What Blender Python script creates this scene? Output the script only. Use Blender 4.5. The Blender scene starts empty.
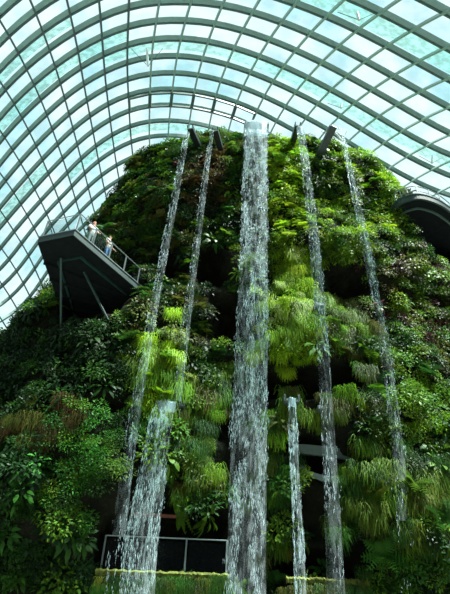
import bpy, bmesh, math, random
import numpy as np
from mathutils import Vector, Matrix, noise
from mathutils.bvhtree import BVHTree

random.seed(7); rng = np.random.default_rng(7)
sc = bpy.context.scene
PI = math.pi

# ------------------------------------------------------------------ camera
FPX = 470.0
PITCH, ROLL = math.radians(36), math.radians(2.5)
CAM = np.array([0.0, 0.0, 1.6])
_R0 = np.array([1.0, 0, 0]); _U0 = np.array([0, -math.sin(PITCH), math.cos(PITCH)])
FWD = np.array([0, math.cos(PITCH), math.sin(PITCH)])
RGT = math.cos(ROLL)*_R0 + math.sin(ROLL)*_U0
UPV = math.cos(ROLL)*_U0 - math.sin(ROLL)*_R0
cd = bpy.data.cameras.new('camera'); cam = bpy.data.objects.new('camera', cd)
sc.collection.objects.link(cam); sc.camera = cam
cd.sensor_fit = 'HORIZONTAL'; cd.sensor_width = 36; cd.lens = 36*FPX/450; cd.clip_end = 500
M = Matrix(((RGT[0], UPV[0], -FWD[0], CAM[0]), (RGT[1], UPV[1], -FWD[1], CAM[1]),
            (RGT[2], UPV[2], -FWD[2], CAM[2]), (0, 0, 0, 1)))
cam.matrix_world = M

def ray(px, py):
    return FWD + (px-225)/FPX*RGT + (297-py)/FPX*UPV
def atY(px, py, Y):
    d = ray(px, py); return CAM + d*(Y-CAM[1])/d[1]
def atZ(px, py, Z):
    d = ray(px, py); return CAM + d*(Z-CAM[2])/d[2]
def proj(W):
    V = np.asarray(W) - CAM; w = V@FWD
    return 225+FPX*(V@RGT)/w, 297-FPX*(V@UPV)/w, w

# ------------------------------------------------------------------ light
world = bpy.data.worlds.new('sky'); sc.world = world; world.use_nodes = True
wn = world.node_tree; wn.nodes.clear(); N = wn.nodes.new; L = wn.links.new
tc = N('ShaderNodeTexCoord'); sep = N('ShaderNodeSeparateXYZ'); L(tc.outputs['Generated'], sep.inputs[0])
nz = N('ShaderNodeTexNoise'); nz.inputs['Scale'].default_value = 9; nz.inputs['Detail'].default_value = 7
L(tc.outputs['Generated'], nz.inputs['Vector'])
cr = N('ShaderNodeValToRGB'); L(nz.outputs['Fac'], cr.inputs[0])
cr.color_ramp.elements[0].position = 0.38; cr.color_ramp.elements[0].color = (0.48, 0.82, 0.88, 1)
cr.color_ramp.elements[1].position = 0.56; cr.color_ramp.elements[1].color = (0.82, 0.98, 1.0, 1)
# overcast sky: bright ahead and overhead, dim low behind the viewer
ma = N('ShaderNodeMath'); ma.operation = 'MULTIPLY_ADD'; L(sep.outputs['Y'], ma.inputs[0]); ma.inputs[1].default_value = 0.45
L(sep.outputs['Z'], ma.inputs[2])
mr = N('ShaderNodeMapRange'); L(ma.outputs[0], mr.inputs[0])
mr.inputs[1].default_value = 0.10; mr.inputs[2].default_value = 0.75
mr.inputs[3].default_value = 0.08; mr.inputs[4].default_value = 1.18
bg = N('ShaderNodeBackground'); L(cr.outputs[0], bg.inputs[0]); L(mr.outputs[0], bg.inputs[1])
wo = N('ShaderNodeOutputWorld'); L(bg.outputs[0], wo.inputs[0])

sd = bpy.data.lights.new('sun', 'SUN'); sd.energy = 20; sd.angle = math.radians(6); sd.color = (1, 0.99, 0.93)
sun = bpy.data.objects.new('sun', sd); sc.collection.objects.link(sun)
sun.rotation_euler = Vector((-0.42, 0.22, -1.0)).to_track_quat('-Z', 'Y').to_euler()

vs = sc.view_settings; vs.view_transform = 'Standard'; vs.look = 'None'; vs.gamma = 1; vs.use_curve_mapping = False
vs.exposure = 0.08

# ------------------------------------------------------------------ helpers
def srgb(r, g, b):
    f = lambda c: (c/255/12.92) if c <= 10 else ((c/255+0.055)/1.055)**2.4
    return (f(r), f(g), f(b))
def mat(name, col, rough=0.6, metal=0.0, bump=0, bscale=8, var=0.25, vscale=3, alpha=1.0, spec=0.5):
    m = bpy.data.materials.new(name); m.use_nodes = True; nt = m.node_tree
    b = nt.nodes['Principled BSDF']
    n = nt.nodes.new('ShaderNodeTexNoise'); n.inputs['Scale'].default_value = vscale; n.inputs['Detail'].default_value = 6
    t = nt.nodes.new('ShaderNodeTexCoord'); nt.links.new(t.outputs['Object'], n.inputs['Vector'])
    r = nt.nodes.new('ShaderNodeValToRGB'); nt.links.new(n.outputs['Fac'], r.inputs[0])
    r.color_ramp.elements[0].position = 0.3; r.color_ramp.elements[1].position = 0.7
    r.color_ramp.elements[0].color = (*[c*(1-var) for c in col], 1)
    r.color_ramp.elements[1].color = (*[min(1, c*(1+var)) for c in col], 1)
    nt.links.new(r.outputs[0], b.inputs['Base Color'])
    b.inputs['Roughness'].default_value = rough; b.inputs['Metallic'].default_value = metal
    b.inputs['Specular IOR Level'].default_value = spec; b.inputs['Alpha'].default_value = alpha
    if bump:
        n2 = nt.nodes.new('ShaderNodeTexNoise'); n2.inputs['Scale'].default_value = bscale; n2.inputs['Detail'].default_value = 6
        nt.links.new(t.outputs['Object'], n2.inputs['Vector'])
        bp = nt.nodes.new('ShaderNodeBump'); bp.inputs['Strength'].default_value = bump; bp.inputs['Distance'].default_value = .2
        nt.links.new(n2.outputs['Fac'], bp.inputs['Height']); nt.links.new(bp.outputs[0], b.inputs['Normal'])
    return m
def glass_mat(name, tint, gloss=0.08, haze=0.0, hazecol=(.8, .9, .85), ns=.6, lo=.88):
    m = bpy.data.materials.new(name); m.use_nodes = True; nt = m.node_tree; nt.nodes.clear()
    tr = nt.nodes.new('ShaderNodeBsdfTransparent')
    gl = nt.nodes.new('ShaderNodeBsdfGlossy'); gl.inputs['Roughness'].default_value = 0.15
    mx = nt.nodes.new('ShaderNodeMixShader'); mx.inputs[0].default_value = gloss
    n = nt.nodes.new('ShaderNodeTexNoise'); n.inputs['Scale'].default_value = ns; n.inputs['Detail'].default_value = 4
    t = nt.nodes.new('ShaderNodeTexCoord'); nt.links.new(t.outputs['Object'], n.inputs['Vector'])
    r = nt.nodes.new('ShaderNodeValToRGB'); nt.links.new(n.outputs['Fac'], r.inputs[0])
    r.color_ramp.elements[0].position = .4; r.color_ramp.elements[1].position = .6
    r.color_ramp.elements[0].color = (*[c*lo for c in tint], 1); r.color_ramp.elements[1].color = (*tint, 1)
    nt.links.new(r.outputs[0], tr.inputs[0])
    nt.links.new(tr.outputs[0], mx.inputs[1]); nt.links.new(gl.outputs[0], mx.inputs[2])
    out = nt.nodes.new('ShaderNodeOutputMaterial'); last = mx
    if haze:
        df = nt.nodes.new('ShaderNodeBsdfTranslucent'); df.inputs[0].default_value = (*hazecol, 1)
        m2 = nt.nodes.new('ShaderNodeMixShader'); m2.inputs[0].default_value = haze
        nt.links.new(mx.outputs[0], m2.inputs[1]); nt.links.new(df.outputs[0], m2.inputs[2]); last = m2
    nt.links.new(last.outputs[0], out.inputs[0])
    return m
def leaf_mat(name, rough=0.45, transl=0.3):
    """leaf colour = the plant's own colour attribute times its object colour"""
    m = bpy.data.materials.new(name); m.use_nodes = True; nt = m.node_tree
    b = nt.nodes['Principled BSDF']; b.inputs['Roughness'].default_value = rough; b.inputs['Specular IOR Level'].default_value = 0.15
    at = nt.nodes.new('ShaderNodeAttribute'); at.attribute_name = 'Col'
    oi = nt.nodes.new('ShaderNodeObjectInfo')
    mx = nt.nodes.new('ShaderNodeMix'); mx.data_type = 'RGBA'; mx.blend_type = 'MULTIPLY'; mx.inputs[0].default_value = 1
    nt.links.new(at.outputs['Color'], mx.inputs[6]); nt.links.new(oi.outputs['Color'], mx.inputs[7])
    nt.links.new(mx.outputs[2], b.inputs['Base Color'])
    tl = nt.nodes.new('ShaderNodeBsdfTranslucent'); nt.links.new(mx.outputs[2], tl.inputs[0])
    ms = nt.nodes.new('ShaderNodeMixShader'); ms.inputs[0].default_value = transl
    o = nt.nodes['Material Output']
    nt.links.new(b.outputs[0], ms.inputs[1]); nt.links.new(tl.outputs[0], ms.inputs[2]); nt.links.new(ms.outputs[0], o.inputs[0])
    return m

def link(o, parent=None):
    sc.collection.objects.link(o)
    if parent is not None: o.parent = parent
    return o
def mesh_obj(name, verts, faces, material, parent=None, col=None, smooth=False):
    me = bpy.data.meshes.new(name)
    v = np.asarray(verts, dtype=np.float32)
    if isinstance(faces, np.ndarray):
        k = faces.shape[1]; nf = len(faces)
        me.vertices.add(len(v)); me.vertices.foreach_set('co', v.ravel())
        me.loops.add(nf*k); me.loops.foreach_set('vertex_index', faces.astype(np.int32).ravel())
        me.polygons.add(nf); me.polygons.foreach_set('loop_start', np.arange(0, nf*k, k, dtype=np.int32))
        me.update(calc_edges=True)
    else:
        me.from_pydata([tuple(map(float, p)) for p in v], [], [tuple(map(int, f)) for f in faces]); me.update()
    if col is not None:
        a = me.color_attributes.new('Col', 'FLOAT_COLOR', 'POINT')
        c = np.ones((len(v), 4), np.float32); c[:, :3] = col; a.data.foreach_set('color', c.ravel())
    if smooth: me.polygons.foreach_set('use_smooth', [True]*len(me.polygons))
    me.materials.append(material)
    return link(bpy.data.objects.new(name, me), parent)
def tag(o, label=None, cat=None, group=None, kind=None):
    if label: o['label'] = label
    if cat: o['category'] = cat
    if group: o['group'] = group
    if kind: o['kind'] = kind
    return o
def empty(name, loc=(0, 0, 0)):
    e = bpy.data.objects.new(name, None); e.location = loc; e.empty_display_size = .3
    sc.collection.objects.link(e); return e

class MB:
    """collects boxes, bars and prisms into one mesh; build() links them as one object (local to its parent)"""
    def __init__(s): s.v = []; s.f = []
    def quadstrip(s, rings, closed=True, caps=True):
        b = len(s.v); k = len(rings[0])
        for r in rings: s.v += [tuple(p) for p in r]
        for i in range(len(rings)-1):
            for j in range(k if closed else k-1):
                s.f.append((b+i*k+j, b+i*k+(j+1) % k, b+(i+1)*k+(j+1) % k, b+(i+1)*k+j))
        if caps and closed: s.f.append(tuple(b+j for j in range(k))[::-1]); s.f.append(tuple(b+(len(rings)-1)*k+j for j in range(k)))
    def bar(s, pts, w, h=None, up=(0, 0, 1)):
        """rectangular bar along a polyline: w sideways, h along up"""
        h = h or w; pts = [np.array(p, float) for p in pts]; up = np.array(up, float); rings = []
        for i, p in enumerate(pts):
            d = pts[min(i+1, len(pts)-1)]-pts[max(i-1, 0)]; d /= np.linalg.norm(d)
            u = up - d*(up@d)
            if np.linalg.norm(u) < 1e-3: u = np.array([1.0, 0, 0]) - d*d[0]
            u /= np.linalg.norm(u); r = np.cross(d, u)
            rings.append([p+r*w/2+u*h/2, p-r*w/2+u*h/2, p-r*w/2-u*h/2, p+r*w/2-u*h/2])
        s.quadstrip(rings); return s
    def tube(s, pts, rad, n=8):
        pts = [np.array(p, float) for p in pts]; rings = []
        rad = rad if hasattr(rad, '__len__') else [rad]*len(pts)
        for i, p in enumerate(pts):
            d = pts[min(i+1, len(pts)-1)]-pts[max(i-1, 0)]; d /= np.linalg.norm(d)
            u = np.array([0, 0, 1.0]) if abs(d[2]) < .9 else np.array([1.0, 0, 0])
            u = u-d*(u@d); u /= np.linalg.norm(u); r = np.cross(d, u)
            rings.append([p+rad[i]*(r*math.cos(2*PI*k/n)+u*math.sin(2*PI*k/n)) for k in range(n)])
        s.quadstrip(rings); return s
    def box(s, c, d):
        c = np.array(c, float); x, y, z = np.array(d)/2
        s.quadstrip([[c+np.array(q) for q in ((-x, -y, k), (x, -y, k), (x, y, k), (-x, y, k))] for k in (-z, z)]); return s
    def prism(s, poly, z0, z1):
        s.quadstrip([[(p[0], p[1], z) for p in poly] for z in (z0, z1)]); return s
    def build(s, name, material, parent=None, smooth=False):
        off = np.array(parent.location) if parent is not None else np.zeros(3)
        o = mesh_obj(name, np.array(s.v)-off, s.f, material, parent, smooth=smooth)
        bm = bmesh.new(); bm.from_mesh(o.data); bmesh.ops.recalc_face_normals(bm, faces=bm.faces); bm.to_mesh(o.data); bm.free()
        return o

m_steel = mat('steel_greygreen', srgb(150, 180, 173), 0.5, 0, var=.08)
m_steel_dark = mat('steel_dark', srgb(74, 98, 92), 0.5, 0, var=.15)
m_glass = glass_mat('roof_glass', (.93, .99, 1.0), .04)
m_frit = glass_mat('fritted_glass', (.58, .82, .76), .04, .12, (.35, .65, .58), 2.2, .5)
m_soil = mat('wall_substrate', (0.012, 0.014, 0.008), 0.95, bump=1.0, bscale=5, var=.6, vscale=1.2, spec=.08)
m_dark = mat('deck_dark', (0.008, 0.012, 0.012), 0.9, var=.3, spec=.1)
m_fascia = mat('deck_fascia', srgb(44, 66, 63), 0.6, var=.15)
m_strut = mat('strut_green', srgb(34, 66, 61), 0.45, var=.15)
m_rail = mat('rail_steel', srgb(150, 165, 165), 0.3, 0.6, var=.1)
m_railglass = glass_mat('rail_glass', (.88, .95, .94), .025)
m_concrete = mat('wet_concrete', (0.10, 0.13, 0.12), 0.5, bump=.3, bscale=9, var=.35)
m_mossledge = mat('moss_ledge', (0.16, 0.19, 0.03), 0.9, bump=.6, bscale=14, var=.6, vscale=6)
m_copper = mat('rust_red_rail', (0.30, 0.10, 0.06), 0.5, var=.2)
m_leaf = leaf_mat('foliage')
m_floor = mat('floor_stone', (.12, .13, .12), .7, bump=.2, var=.3)

NODES = {  # glazing-bar crossings of the roof: longitudinal bar -> first arch number, then where each crossing is seen
 -9: (10, [(0, 317), (7, 329), (13, 339)]),
 -8: (8, [(0, 284), (9, 297), (17, 311), (24, 323)]),
 -7: (7, [(9, 259), (16.7, 271), (23.3, 283), (29, 296), (36, 312)]),
 -6: (6, [(11, 230), (20, 242), (26.7, 254.4), (33, 266.7), (38.5, 280), (45, 295)]),
 -5: (4, [(11.5, 189.5), (19, 201), (26.7, 214.4), (33, 225.6), (39, 237.8)]),
 -4: (2, [(9.3, 146.7), (18.7, 160), (26.7, 174.7), (33.3, 188), (40, 200), (45.5, 212), (51, 223), (54.4, 233)]),
 -3: (0, [(10.7, 98.7), (20, 114.7), (28, 129.3), (34.7, 144), (41.3, 158.7), (47, 172), (53, 186), (57.8, 200), (62, 212), (66.7, 223)]),
 -2: (-3, [(6, 31), (16, 49), (24, 65), (33, 82), (40, 97), (46.7, 112), (52, 128), (57.3, 142.7), (62.7, 157.3), (67, 172), (72, 187), (75.5, 200), (78, 212)]),
 -1: (-3, [(35, 8), (41.6, 28), (48, 47), (55, 64), (59, 80), (63, 96), (68, 111.5), (72, 128), (76, 142.7), (80, 157.3), (84, 172), (87, 185)]),
 0: (-2, [(69, 9), (74, 30), (77, 48), (80, 65), (82.6, 82), (86, 98.7), (89, 114.5), (92, 130), (94.7, 145), (97.3, 160), (99.5, 174.7)]),
 1: (-1, [(99, 15), (101, 34), (102, 53), (103.6, 70), (105, 86), (107, 102), (109, 117.5), (111, 133), (113.5, 149.5), (116, 165)]),
 2: (-1, [(127, 3), (127.4, 24), (126, 42), (126, 60), (126.3, 77.5), (127.5, 92.7), (128.5, 108.7), (129.3, 123.5), (130.7, 139.3), (132.5, 155), (135, 171)]),
 3: (0, [(154.4, 18), (151.6, 36), (150, 54), (149.6, 71.5), (149.6, 87), (149, 103), (148.5, 119.5), (148.5, 135), (149, 150)]),
 4: (-1, [(189.5, 0), (185, 18), (180, 36), (177, 53), (174.3, 71.5), (173, 87.2), (170, 103.3), (168.8, 119.3), (167.5, 135.3)]),
 5: (-1, [(222, 2.4), (214, 20), (208, 38), (201.6, 56.6), (197, 72.5), (194, 89), (192, 105), (189.2, 121)]),
 6: (-1, [(251, 9.5), (241.5, 28), (234, 47), (226.4, 62.6), (220.5, 79), (215.6, 93.5), (212, 110), (209, 126.7)]),
 7: (-2, [(293, 1), (281, 19), (269, 37), (258, 54), (250, 70), (242.4, 86.3), (237, 100), (233, 115.5)]),
 8: (-2, [(326, 13), (309, 31), (295, 48), (282.8, 64), (271.7, 80), (263, 94.4), (256.7, 109), (251, 123)]),
 9: (-3, [(380.7, 8.7), (356, 27), (337, 43), (321.5, 60), (306.8, 75.8), (296, 89.6), (284.4, 105.6), (275.5, 119.5)]),
 10: (-4, [(445.7, 5.8), (414, 25.4), (386.5, 42.5), (366, 58), (346, 73.7), (331, 87.2), (318, 101), (306, 115.6)]),
 11: (-3, [(447, 42), (417, 58.7), (393.7, 73), (372, 86.7), (354.3, 100.3), (339.7, 113.5), (327.8, 126.7)]),
 12: (-2, [(447, 74.6), (421, 88), (397.7, 101.3), (378, 113.8), (362, 127), (348.3, 139.5)]),
 13: (-1, [(448.6, 104), (424, 116.5), (403, 128), (385.5, 140.7), (368.7, 152.7)]),
 14: (0, [(448.7, 134), (428.7, 143), (408.7, 154), (391, 164)]),
 15: (2, [(432.7, 168.7), (414, 178), (399, 188.7)]),
 16: (3, [(436.7, 192.7)]),
}

# ------------------------------------------------------------------ glass roof shell (an ellipsoid grid shell)
RC, RS = np.array([-1.4, 45.1, -16.0]), np.array([41.9, 55.0, 63.0])
def on_roof(px, py):
    d = ray(px, py)/RS; o = (CAM-RC)/RS
    A, B, Q = d@d, d@o, o@o-1
    return o + (-B+math.sqrt(max(B*B-A*Q, 0)))/A*d            # point on the unit sphere
_k = [(i, j0+n) for i, (j0, l) in NODES.items() for n in range(len(l))]
_p = [p for i, (j0, l) in NODES.items() for p in l]
_q = np.array([on_roof(*p) for p in _p]); _I = np.array([k[0] for k in _k], float); _J = np.array([k[1] for k in _k], float)
def _basis(I, J, n=4):
    u, v = (I-3)/12., (J-4)/8.
    return np.stack([u**a*v**b for a in range(n+1) for b in range(n+1-a)], -1)
_co = np.linalg.lstsq(_basis(_I, _J), _q, rcond=None)[0]
_res = _q - _basis(_I, _J)@_co
def roof(i, j, off=0.0):
    i = np.atleast_1d(np.asarray(i, float)); j = np.atleast_1d(np.asarray(j, float))
    Q = _basis(i, j)@_co
    w = np.exp(-((i[:, None]-_I)**2+(j[:, None]-_J)**2)/(2*0.9**2))
    Q = Q + (w@_res)/(w.sum(1, keepdims=True)+0.25)
    Q /= np.linalg.norm(Q, axis=1, keepdims=True)
    n = Q/RS; n /= np.linalg.norm(n, axis=1, keepdims=True)
    return RC+Q*RS - n*off, n
I0, I1, J0, J1 = -11, 18, -6, 15
ceiling = empty('ceiling', (0, 45, 0)); tag(ceiling, 'curved glass and steel grid shell roof over the planted tower', 'roof', kind='structure')
def fin(name, ii, jj, w, d0, d1, material):
    P0, n = roof(ii, jj, d0); P1, _ = roof(ii, jj, d1); rings = []
    for k in range(len(P0)):
        t = P0[min(k+1, len(P0)-1)]-P0[max(k-1, 0)]; s = np.cross(t, n[k]); s /= np.linalg.norm(s)
        rings.append([P0[k]+s*w/2, P0[k]-s*w/2, P1[k]-s*w/2, P1[k]+s*w/2])
    mb = MB(); mb.quadstrip(rings); return mb.build(name, material, ceiling)
for j in range(J0, J1+1):
    ii = np.arange(I0, I1+.01, .5); fin('arch_rib', ii, np.full(len(ii), float(j)), .10, -.05, .33, m_steel); fin('arch_chord', ii, np.full(len(ii), float(j)), .17, .33, .40, m_steel_dark)
for i in range(I0, I1+1):
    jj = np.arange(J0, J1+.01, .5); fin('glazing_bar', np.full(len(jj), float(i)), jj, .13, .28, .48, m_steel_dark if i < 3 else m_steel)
for j in range(J0, J1):                                        # one strip of panes between each pair of arches
    ii = np.arange(I0, I1+.01, .5); a, _ = roof(ii, np.full(len(ii), float(j)), -.03); b, _ = roof(ii, np.full(len(ii), j+1.0), -.03)
    mb = MB(); mb.quadstrip([[p, q] for p, q in zip(a, b)], closed=False)
    mb.build('glazing', m_glass, ceiling)
for (j, f0, f1, i0, i1) in ((1, .05, .6, 1, 18), (-3, .1, .75, 6, 18), (6, .15, .6, -2, 8), (0, .15, .7, -10, 2), (4, .2, .8, -11, -3), (-2, .1, .6, -6, 0)):
    ii = np.arange(i0, i1+.01, .5); a, _ = roof(ii, np.full(len(ii), j+f0), .25); b, _ = roof(ii, np.full(len(ii), j+f1), .25)
    mb = MB(); mb.quadstrip([[p, q] for p, q in zip(a, b)], closed=False)
    tag(mb.build('sun_blind', m_frit, ceiling), 'pale green translucent sun blind')
for i in range(2, 8):                                          # the row of opened vents above the crest
    mb = MB(); c, _ = roof([i+.04, i+.96, i+.96, i+.04, i+.04], [4.08, 4.08, 4.9, 4.9, 4.08], .45)
    for k in range(4): mb.bar([c[k], c[k+1]], .13, .2)
    tag(mb.build('vent_frame', m_steel_dark, ceiling), 'dark frame of an opened roof vent')

# ------------------------------------------------------------------ planted tower ("mountain")
YS = 26.0
LEFT = [(0, 366), (30, 328), (62, 300), (84, 262), (102, 230), (118, 206), (141, 181), (164, 162), (192, 148)]
RIGHT = [(450, 262), (430, 250), (404, 222), (384, 198), (362, 175), (332, 155), (296, 140)]
_l = sorted([(atY(x, y, YS)[2], atY(x, y, YS)[0]) for x, y in LEFT]); _r = sorted([(atY(x, y, YS)[2], atY(x, y, YS)[0]) for x, y in RIGHT])
ZT = 35.6
lz = [-1, 5] + [p[0] for p in _l] + [ZT]; lx = [-18, -17.0] + [p[1] for p in _l] + [-1.0]
rz = [-1, 8] + [p[0] for p in _r] + [ZT]; rx = [19, 18.5] + [p[1] for p in _r] + [2.0]
def face_y(z): return float(np.interp(z, [-1, 3, 10, 20, 27, 31, 34, ZT], [20.3, 20.3, 20.4, 20.4, 20.6, 21.3, 23.0, 25.5]))
BUMP = [(92, 470, 3.6, 1.7), (60, 370, 5, 1.5), (415, 420, 3.5, 1.3), (400, 520, 4, 1.5), (160, 375, 2.2, .8), (288, 330, 2.6, .9), (205, 440, 2.2, .7),
        (345, 240, 3, .8), (130, 330, 3, .7), (150, 200, 3, .6), (320, 412, 2.6, .6), (30, 500, 4, 1.4)]
CARVE = [  # what is seen as an opening, and how deep it goes
 ([(214, 296), (244, 298), (244, 342), (232, 348), (216, 334)], 2.0),
 ([(262, 366), (285, 368), (300, 356), (362, 364), (368, 392), (330, 396), (262, 396)], 3.0),
 ([(296, 424), (318, 428), (345, 440), (366, 462), (352, 470), (338, 482), (316, 478), (300, 468), (294, 450)], 2.8),
 ([(100, 512), (122, 512), (130, 490), (168, 486), (184, 512), (206, 520), (228, 500), (232, 572), (100, 570)], 3.0),
 ([(284, 548), (366, 540), (370, 578), (284, 576)], 2.5),
 ([(196, 258), (210, 246), (228, 256), (230, 280), (214, 288), (198, 282)], 1.8),
 ([(402, 212), (425, 208), (455, 225), (455, 262), (440, 256), (425, 240)], 3.5),
 ([(326, 268), (362, 264), (370, 296), (336, 302)], 1.8),
 ([(214, 392), (240, 380), (240, 480), (222, 486), (216, 440)], .9),
 ([(56, 262), (132, 262), (132, 296), (112, 310), (62, 318)], 2.0),
 ([(84, 400), (110, 392), (128, 402), (122, 418), (90, 412)], .8),
 ([(130, 430), (146, 440), (140, 500), (124, 500)], .8),
 ([(300, 486), (330, 484), (350, 540), (300, 540)], .8),
 ([(246, 452), (262, 450), (260, 594), (244, 594)], .8),
 ([(150, 262), (172, 250), (182, 268), (160, 282)], 1.0),
]
def poly_dist(px, py, poly):
    """signed distance in px, positive inside"""
    p = np.array([px, py]); best = 1e9; inside = False
    for a, b in zip(poly, poly[1:]+poly[:1]):
        a = np.array(a, float); b = np.array(b, float); t = np.clip((p-a)@(b-a)/((b-a)@(b-a)), 0, 1)
        best = min(best, np.linalg.norm(p-a-t*(b-a)))
        if (a[1] > py) != (b[1] > py) and px < (b[0]-a[0])*(py-a[1])/(b[1]-a[1])+a[0]: inside = not inside
    return best if inside else -best
NU, NZ = 230, 170
zs = np.linspace(-.6, ZT, NZ); V = np.zeros((NZ, NU, 3)); Nn = np.zeros((NZ, NU, 3))
for a, z in enumerate(zs):
    xl, xr = np.interp(z, lz, lx), np.interp(z, rz, rx); f = face_y(z); c, w = (xl+xr)/2, (xr-xl)/2
    for b in range(NU):
        th = 2*PI*b/NU; s, k = math.sin(th), math.cos(th); n = 2/2.3
        V[a, b] = (c+w*math.copysign(abs(s)**n, s), YS-(YS-f)*abs(k)**n if k > 0 else YS+9*abs(k)**n*(w/14), z)
def grid_normals(V):
    du = np.roll(V, -1, 1)-np.roll(V, 1, 1); dv = np.gradient(V, axis=0); n = np.cross(du, dv)
    n /= np.linalg.norm(n, axis=2, keepdims=True)+1e-9
    ctr = V.mean(1, keepdims=True); s = np.sign((n*(V-ctr)).sum(2, keepdims=True)); return n*s
Nn = grid_normals(V)
for a in range(NZ):
    for b in range(NU):
        p = V[a, b]
        h = 1.0*noise.noise(Vector(p)*.22)+.65*noise.noise(Vector(p)*.5+Vector((5, 3, 1)))+.35*noise.noise(Vector(p)*1.2)
        V[a, b] = p+Nn[a, b]*h*.75
BP = [(np.array(atY(x, y, 20.5)), r, h) for x, y, r, h in BUMP]
for c, r, h in BP:
    d2 = ((V-c)**2).sum(2); V += Nn*(h*np.exp(-d2/(r*r)*1.4))[..., None]
faces = np.array([(a*NU+b, a*NU+(b+1) % NU, (a+1)*NU+(b+1) % NU, (a+1)*NU+b) for a in range(NZ-1) for b in range(NU)])
bvh0 = BVHTree.FromPolygons([tuple(p) for p in V.reshape(-1, 3)], [tuple(map(int, f)) for f in faces])
def hit(px, py, tree=None):
    d = Vector(ray(px, py)).normalized(); h = (tree or bvh0).ray_cast(Vector(CAM), d)
    return np.array(h[0]) if h[0] is not None else atY(px, py, 21.0)
front = (V[..., 1] < YS)
PX, PY, _ = proj(V.reshape(-1, 3)); PX = PX.reshape(NZ, NU); PY = PY.reshape(NZ, NU)
carve = np.zeros((NZ, NU))
for poly, dep in CARVE:
    pa = np.array(poly); x0, y0 = pa.min(0)-10; x1, y1 = pa.max(0)+10
    for a, b in zip(*np.where(front & (PX > x0) & (PX < x1) & (PY > y0) & (PY < y1))):
        d = poly_dist(PX[a, b], PY[a, b], poly) + 3*noise.noise(Vector(V[a, b])*1.5)
        carve[a, b] = max(carve[a, b], dep*min(1, max(0, (d+1)/5)))
V = V + np.array([0, 1.0, 0])*carve[..., None]
Nn = grid_normals(V)
verts = np.concatenate([V.reshape(-1, 3), [[V[-1, :, 0].mean(), V[-1, :, 1].mean(), ZT+.3]]])
tower = mesh_obj('planted_tower', verts, [tuple(f) for f in faces]+[((NZ-1)*NU+b, (NZ-1)*NU+(b+1) % NU, NZ*NU) for b in range(NU)], m_soil, smooth=True)
tag(tower, 'dark rocky core of the tall indoor planted mountain with cave openings', 'mountain')
bvh = BVHTree.FromPolygons([tuple(p) for p in V.reshape(-1, 3)], [tuple(map(int, f)) for f in faces])

# floor of the hall
mb = MB(); mb.box((0, 30, -.1), (110, 90, .2)); tag(mb.build('floor', m_floor), 'dark stone floor of the hall', 'floor', kind='structure')

# ------------------------------------------------------------------ plant shapes (numpy, 4-sided faces)
def q_(v, f): return np.array(v, float), np.array(f, int)
def leaf(base, d, up, L_, W_, droop=.3, seg=2):
    """a leaf blade: widened in the middle, bent down, pointed; returns verts, quads"""
    base = np.array(base, float); d = np.array(d, float); d /= np.linalg.norm(d)
    s = np.cross(d, up); s /= np.linalg.norm(s)+1e-9; v = []; f = []
    for k in range(seg+1):
        t = k/seg; w = W_*math.sin(PI*min(.97, .12+.85*t))*.5; p = base+d*L_*t-np.array([0, 0, 1])*droop*L_*t*t
        v += [p+s*w-np.array([0, 0, .15*w]), p-s*w-np.array([0, 0, .15*w])]
    for k in range(seg): f.append((2*k, 2*k+2, 2*k+3, 2*k+1))
    return v, f
class Tpl:
    def __init__(s): s.v = []; s.f = []; s.c = []
    def add(s, v, f, c):
        b = len(s.v); s.v += list(v); s.f += [tuple(b+i for i in q) for q in f]; s.c += [c]*len(v)
    def done(s): return np.array(s.v, float), np.array(s.f, int), np.array(s.c, float)
R = lambda a, b: a+(b-a)*random.random()
def t_fern(seed, n=15, size=1.0):
    random.seed(seed); t = Tpl()
    for k in range(n):
        az = 2*PI*k/n+R(-.3, .3); el = R(.15, 1.2); d = np.array([math.cos(az)*math.cos(el), math.sin(az)*math.cos(el), math.sin(el)])
        Ln = size*R(.7, 1.15); side = np.cross(d, (0, 0, 1)); side /= np.linalg.norm(side)+1e-9; c = R(.75, 1.2); cc = (c*R(.9, 1.15), c, c*.9)
        m = 8; rr_ = [d*Ln*u-np.array([0, 0, 1])*.55*Ln*u*u for u in (0, .5, 1)]
        t.add([r_+side*g*.012 for r_ in rr_ for g in (-1, 1)], [(0, 1, 3, 2), (2, 3, 5, 4)], cc)
        for q in range(1, m+1):
            u = q/m; p = d*Ln*u-np.array([0, 0, 1])*.55*Ln*u*u; w = .26*Ln*math.sin(PI*(.15+.8*u))
            for sg in (-1, 1):
                e = p+side*sg*w-np.array([0, 0, .25*w])+d*.04*Ln; a = p-d*.05*Ln; b = p+d*.05*Ln
                t.add([a, e-d*.012*Ln, e+d*.02*Ln, b], [(0, 1, 2, 3)], cc)
    return t.done()
def t_bush(seed, n=230, size=.75, ls=.16, flat=.8):
    random.seed(seed); t = Tpl()
    lobes = [(R(-.5, .5), R(-.5, .5), R(0, .45), R(.45, .7)) for _ in range(6)]
    for k in range(n):
        lx_, ly_, lz_, lr = random.choice(lobes); az = R(0, 2*PI); el = math.asin(R(-.15, 1)); d = np.array([math.cos(az)*math.cos(el), math.sin(az)*math.cos(el), math.sin(el)])
        p = (np.array([lx_, ly_, lz_])+d*lr*R(.8, 1.05))*size; p[2] *= flat
        dd = d+np.array([R(-.6, .6), R(-.6, .6), R(-.7, .3)]); c = R(.65, 1.3)
        v, f = leaf(p, dd, np.array([R(-.3, .3), R(-.3, .3), 1]), ls*R(.8, 1.4), ls*R(.4, .6), .3, 2); t.add(v, f, (c*R(.85, 1.2), c, c*R(.7, 1)))
    return t.done()
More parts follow.
